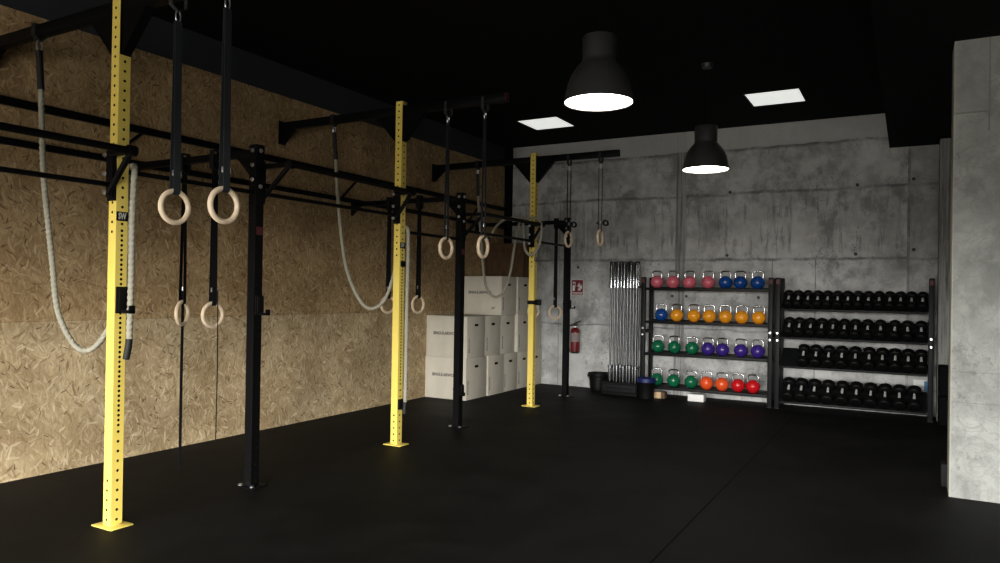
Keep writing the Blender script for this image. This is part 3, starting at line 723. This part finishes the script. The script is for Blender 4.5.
for rowi, (yb_, xs) in enumerate(((10.24, (-3.868, -3.764, -3.665, -3.568, -3.477)), (10.33, (-3.845, -3.745, -3.643, -3.552, -3.477)))):
    for i, x in enumerate(xs):
        barbell(x, yb_, 'steel barbell standing upright, %s from the left in the %s row of the holder' % (ords[i] if i else 'first', ('front', 'back')[rowi]), random.choice((0, .0, .006)))

# ------------------------------------------------------------------ buckets
bk = thing('bucket', (-4.17, 10.56, 0), 'black ribbed bucket on the floor left of the barbell holder', 'bucket')
MB().lathe([(0, .002), (.125, .002), (.13, .02), (.134, .06), (.138, .062), (.138, .072), (.136, .074), (.14, .12), (.144, .122), (.144, .132), (.142, .134), (.146, .18), (.15, .182), (.15, .20), (.165, .205), (.168, .215), (.168, .262), (.16, .268), (.15, .268), (.14, .05), (0, .04)], (-4.17, 10.56, 0), M['rubber'], 36).build('body', bk)
hpt = [(-4.17+.172*math.cos(a), 10.56-.03-.08*math.sin(a), .235-.09*math.sin(a)) for a in [math.pi*k/12 for k in range(13)]]
MB().sweep(hpt, .004, M['blk'], 8).build('handle', bk)
bk = thing('lidded_tub', (-3.27, 10.12, 0), 'black tub with a dark blue lid between barbell holder and kettlebell rack', 'tub')
MB().lathe([(0, .002), (.105, .002), (.11, .02), (.118, .23), (.122, .235)], (-3.27, 10.12, 0), M['rubber'], 32).build('body', bk)
MB().lathe([(.123, .232), (.128, .236), (.128, .288), (.118, .298), (.10, .292), (0, .296)], (-3.27, 10.12, 0), M['blue'], 32).build('lid', bk)
for x0_, x1_, z1_, m1, m2, nm, lab in ((-3.185, -3.085, .09, 'card', 'cardside', 'wooden_block', 'small raw wooden block on the floor under the kettlebell rack'),
                                 (-2.70, -2.48, .10, 'white', 'white', 'white_carton', 'small white carton on the floor under the kettlebell rack')):
    c = MB(); c.b2(x0_, x1_, 10.22, 10.36, 0, z1_, M[m1], .003)
    if m2 == 'cardside': c.b2(x1_+.001, x1_+.05, 10.23, 10.36, 0, z1_, M[m2], .003)
    tag(c.build(nm, origin=((x0_+x1_)/2, 10.29, 0)), lab, 'block' if nm == 'wooden_block' else 'carton')

# ------------------------------------------------------------------ racks
YF0, YF1 = 10.25, 10.31           # front uprights
def rack_frame(root, xa, xb, tag_red=True):
    for x0, x1 in (xa, xb):
        u = MB().b2(x0, x1, YF0, YF1, .0, 1.742, M['rack'], .004).build('upright', root)
        MB().b2(x0+.006, x1-.006, YF0-.0015, YF0, 1.655, 1.715, M['redtag']).build('logo_plate', u, label='dark red plate')
        for z in (.905, 1.0): bolt(u, ((x0+x1)/2, YF0, z), 'y', .011)
        r = MB().b2(x0+.004, x1-.004, 10.62, 10.68, 0, 1.742, M['rack'], .004).build('upright', root)
        MB().b2(x0+.01, x1-.01, YF1, 10.62, .93, .98, M['rack'], .003).build('side_rail', root)
        MB().b2(x0+.01, x1-.01, YF1, 10.62, .02, .07, M['rack'], .003).build('side_rail', root)
        MB().b2(x0-.006, x1+.006, YF0-.03, 10.70, 0, .012, M['rack'], .003).build('foot', root)
kr = thing('kettlebell_rack', (-2.5, 10.45, 0), 'black steel four-shelf rack holding the coloured kettlebells', 'storage rack')
rack_frame(kr, (-3.412, -3.351), (-1.648, -1.590))
KZ = (1.585, 1.106, .643, .160)
for z in KZ:
    s = MB().b2(-3.35, -1.65, 10.27, 10.62, z-.018, z-.006+.006, M['rack'], .002)
    s.b2(-3.35, -1.65, 10.262, 10.272, z-.035, z+.004, M['rack'], .002); s.b2(-3.35, -1.65, 10.612, 10.62, z-.035, z+.02, M['rack'], .002); s.build('shelf', kr)
dr = thing('dumbbell_rack', (-.65, 10.45, 0), 'black steel rack with four sloping tiers full of black dumbbells', 'storage rack')
rack_frame(dr, (-1.556, -1.499), (.208, .262))
TH = R(42); ct, stt = math.cos(TH), math.sin(TH)
DL = (1.308, .932, .548, .078)
def slope_box(b, x0, x1, y, z, s0, s1, n0, n1, m, bev=0):
    """box in the tray frame: s runs up the slope from the lip at (y,z), n is normal to it"""
    Rt = Matrix.Rotation(TH, 4, 'X')
    sc, nc = (s0+s1)/2, (n0+n1)/2
    c = ((x0+x1)/2, y+sc*ct-nc*stt, z+sc*stt+nc*ct)
    b.box(c, (x1-x0, s1-s0, n1-n0), m, bev, mat4=Rt)
TY = 10.272
for z in DL:
    s = MB(); slope_box(s, -1.49, .20, TY+.012, z+.008, 0, .35, 0, .006, M['rack'])
    s.b2(-1.49, .20, TY-.004, TY+.008, z-.004, z+.022, M['rack'], .002)
    s.build('tray', dr)

# ------------------------------------------------------------------ kettlebells
def kettlebell(colour, loc, label):
    o = thing('kettlebell', loc, label, 'kettlebell', 'kettlebells on the rack')
    cx, cy, cz = loc; rr = .094
    prof = [(0, .0), (.052, .0), (.06, .004)]
    c_ = .088
    for k in range(3, 24):
        a = -math.pi/2+math.pi*k/24
        prof.append((rr*math.cos(a), c_+rr*math.sin(a)*.98))
    prof = [p for p in prof if p[1] >= 0]; prof.append((0, c_+rr*.98))
    prof = [prof[0], prof[1], prof[2]]+sorted(prof[3:], key=lambda q: q[1])
    MB().lathe(prof, loc, M[colour], 32).build('body', o)
    # handle: rounded trapezoid loop rising from the shoulders
    P_ = [(-.066, .125), (-.071, .175), (-.070, .215), (-.058, .236), (-.03, .243), (0, .244), (.03, .243), (.058, .236), (.070, .215), (.071, .175), (.066, .125)]
    MB().sweep(catmull([(cx+a, cy, cz+h) for a, h in P_], .012), .0105, M['chrome'], 12).build('handle', o)
    return o
KX = [[-3.228, -2.99, -2.75, -2.484, -2.247, -2.045, -1.815], [-3.156, -2.928, -2.681, -2.462, -2.24, -2.021, -1.794],
      [-3.197, -2.957, -2.701, -2.475, -2.275, -2.025, -1.802], [-3.21, -2.961, -2.708, -2.49, -2.275, -2.057, -1.858]]
KC = [['pink']*4+['bblue']*3, ['bblue']+['amber']*6, ['green']*3+['purple']*4, ['green']*3+['orange']*2+['kred']*2]
KN = {'pink': 'pink', 'bblue': 'blue', 'amber': 'amber yellow', 'green': 'green', 'purple': 'purple', 'orange': 'orange', 'kred': 'red'}
SH = ['top shelf', 'second shelf down', 'third shelf down', 'bottom shelf']
ORD = {2: ['left', 'right'], 3: ['leftmost', 'middle', 'rightmost'], 4: ['leftmost', 'second', 'third', 'rightmost'], 6: ['leftmost', 'second', 'third', 'fourth', 'fifth', 'rightmost'], 1: ['only']}
proto = {}
for r_ in range(4):
    for i, (x, c) in enumerate(zip(KX[r_], KC[r_])):
        n = KC[r_].count(c); k = i-KC[r_].index(c)
        lab = '%s kettlebell, %s of the %d %s ones on the %s' % (KN[c], ORD[n][k], n, KN[c].split()[0], SH[r_])
        if n == 1: lab = '%s kettlebell, the only %s one on the %s' % (KN[c], KN[c], SH[r_])
        loc = (x, 10.42, KZ[r_]+.001)
        if c not in proto: proto[c] = kettlebell(c, loc, lab); o = proto[c]
        else: o = dup(proto[c], loc, lab)
        o.rotation_euler.z = R(random.uniform(-10, 10))

# ------------------------------------------------------------------ dumbbells
def dumbbell(R_, Ln, x, z, label):
    n = R_+.0075                                         # resting on the tray
    def pt(s): return Vector((x, TY+.012+s*ct-n*stt, z+.008+s*stt+n*ct))
    a, b_ = .006, .006+Ln; hl = Ln*.29
    o = thing('dumbbell', pt(a), label, 'dumbbell', 'black dumbbells on the sloping tiers')
    d = (pt(1)-pt(0)).normalized()
    for s0, s1 in ((a, a+hl), (b_-hl, b_)):
        p0, p1 = pt(s0), pt(s1); e = .012
        hb = MB(); hb.sweep([p0, p0+d*.004, p0+d*e, p1-d*e, p1-d*.004, p1], lambda t: R_*(.80 if t in (0, 1) else (.90 if t in (.2, .8) else 1.0)), M['rubber'], 26)
        hb.build('head', o)
    g = MB(); q0, q1 = pt(a+hl), pt(b_-hl); K = 8
    g.sweep([q0+(q1-q0)*k/K for k in range(K+1)], lambda t: .0125+.0035*math.sin(math.pi*t), M['dumbgrip'], 16); g.build('handle', o)
    return o
DX = [[-1.408+.1193*k for k in range(14)],
      [-1.397, -1.271, -1.133, -0.998, -0.864, -0.729, -0.599, -0.459, -0.315, -0.155, -0.016, 0.132],
      [-1.216, -1.063, -0.91, -0.755, -0.597, -0.439, -0.289, -0.147, -0.004, 0.136],
      [-1.392, -1.236, -1.077, -0.913, -0.743, -0.58, -0.415, -0.254, -0.095, 0.066]]
DR = [(.0585, .265), (.062, .28), (.069, .31), (.077, .32)]
OR14 = ['first', 'second', 'third', 'fourth', 'fifth', 'sixth', 'seventh', 'eighth', 'ninth', 'tenth', 'eleventh', 'twelfth', 'thirteenth', 'fourteenth']
TN = ['top tier', 'second tier from the top', 'third tier from the top', 'bottom tier']
for r_ in range(4):
    xs = DX[r_]; first = None
    for i, x in enumerate(xs):
        lab = 'black round-headed dumbbell, %s from the left on the %s' % (OR14[i], TN[r_])
        if first is None: first = dumbbell(DR[r_][0], DR[r_][1], x, DL[r_], lab); f0 = first.location.copy(); fx = x
        else: dup(first, f0+Vector((x-fx, 0, 0)), lab)

# ------------------------------------------------------------------ bits by the pillar and wall
o = thing('notice', (.147, YB-.004, .32), 'small white notice with a blue edge on the wall behind the dumbbells', 'notice')
MB().b2(.055, .20, YB-.004, YB-.001, .33, .455, M['paper']).build('sheet', o); MB().b2(.175, .232, YB-.006, YB-.004, .315, .44, M['paperblue']).build('blue_leaflet', o)
o = thing('foam_block', (.45, 10.2, 0), 'tall black padded block beside the dumbbell rack, mostly behind the pillar', 'padded block')
MB().b2(.312, .75, 10.02, 10.34, .35, .70, M['foam'], .02).build('upper_pad', o); MB().b2(.312, .75, 10.02, 10.34, 0, .345, M['foam'], .02).build('lower_pad', o)
tag(MB().b2(.236, .62, 6.80, 6.98, 0, .177, M['darkgrey'], .006).build('step_block', origin=(.43, 6.89, 0)), 'small dark grey block on the floor peeking out behind the concrete pillar', 'block')

# ------------------------------------------------------------------ lamps
def pendant(x, y, zr, label):
    o = thing('pendant_lamp', (x, y, zr), label, 'pendant lamp', 'dark bell pendant lamps')
    prof = [(.235, 0), (.236, .008), (.232, .03), (.226, .07), (.212, .13), (.188, .19), (.158, .235), (.125, .272), (.116, .285), (.115, .30), (.115, .445), (.108, .455), (.0, .457)]
    MB().lathe(prof, (x, y, zr), M['lampshade'], 56).build('shade', o)
    MB().lathe([(.231, .004), (.225, .05), (.2, .13), (.15, .22), (.11, .28)], (x, y, zr), M['lampin'], 48).build('shade_lining', o)
    MB().cap((x, y, zr), .229, .018, M['glow'], 56, flip=True).build('diffuser', o)
    MB().cyl((x, y, zr+.455), (x, y, ZC-.04), .004, M['blk'], 8).build('cord', o)
    MB().lathe([(0, ZC-.045), (.05, ZC-.045), (.062, ZC-.02), (.062, ZC)], (x, y, 0), M['lampshade'], 28).build('ceiling_rose', o)
    l = bpy.data.lights.new('bulb', 'SPOT'); l.energy = 30; l.color = (1, .9, .75); l.spot_size = R(130); l.spot_blend = .6; l.shadow_soft_size = .12
    lo_ = bpy.data.objects.new('bulb', l); COL.objects.link(lo_); lo_.parent = o; lo_.location = (0, 0, .012)
pendant(-1.872, 4.656, 2.8, 'large near pendant lamp with dark bell shade, lit, hanging centre right')
pendant(-1.871, 7.652, 2.8, 'smaller looking far pendant lamp with dark bell shade, lit, before the concrete wall')
for i, (x, y) in enumerate(((-4.55, 9.34), (-1.45, 9.31))):
    o = thing('ceiling_light_panel', (x, y, ZC-.02), ('left', 'right')[i]+' square white light panel set in the black ceiling', 'ceiling light', 'square light panels in the ceiling')
    MB().b2(x-.30, x+.30, y-.31, y+.31, ZC-.006, ZC-.001, M['panel']).build('diffuser', o)
    f = MB()
    for s in (-1, 1): f.b2(x+s*.315-.012, x+s*.315+.012, y-.33, y+.33, ZC-.009, ZC-.001, M['blk']); f.b2(x-.30, x+.30, y+s*.32-.01, y+s*.32+.01, ZC-.009, ZC-.001, M['blk'])
    f.build('frame', o)
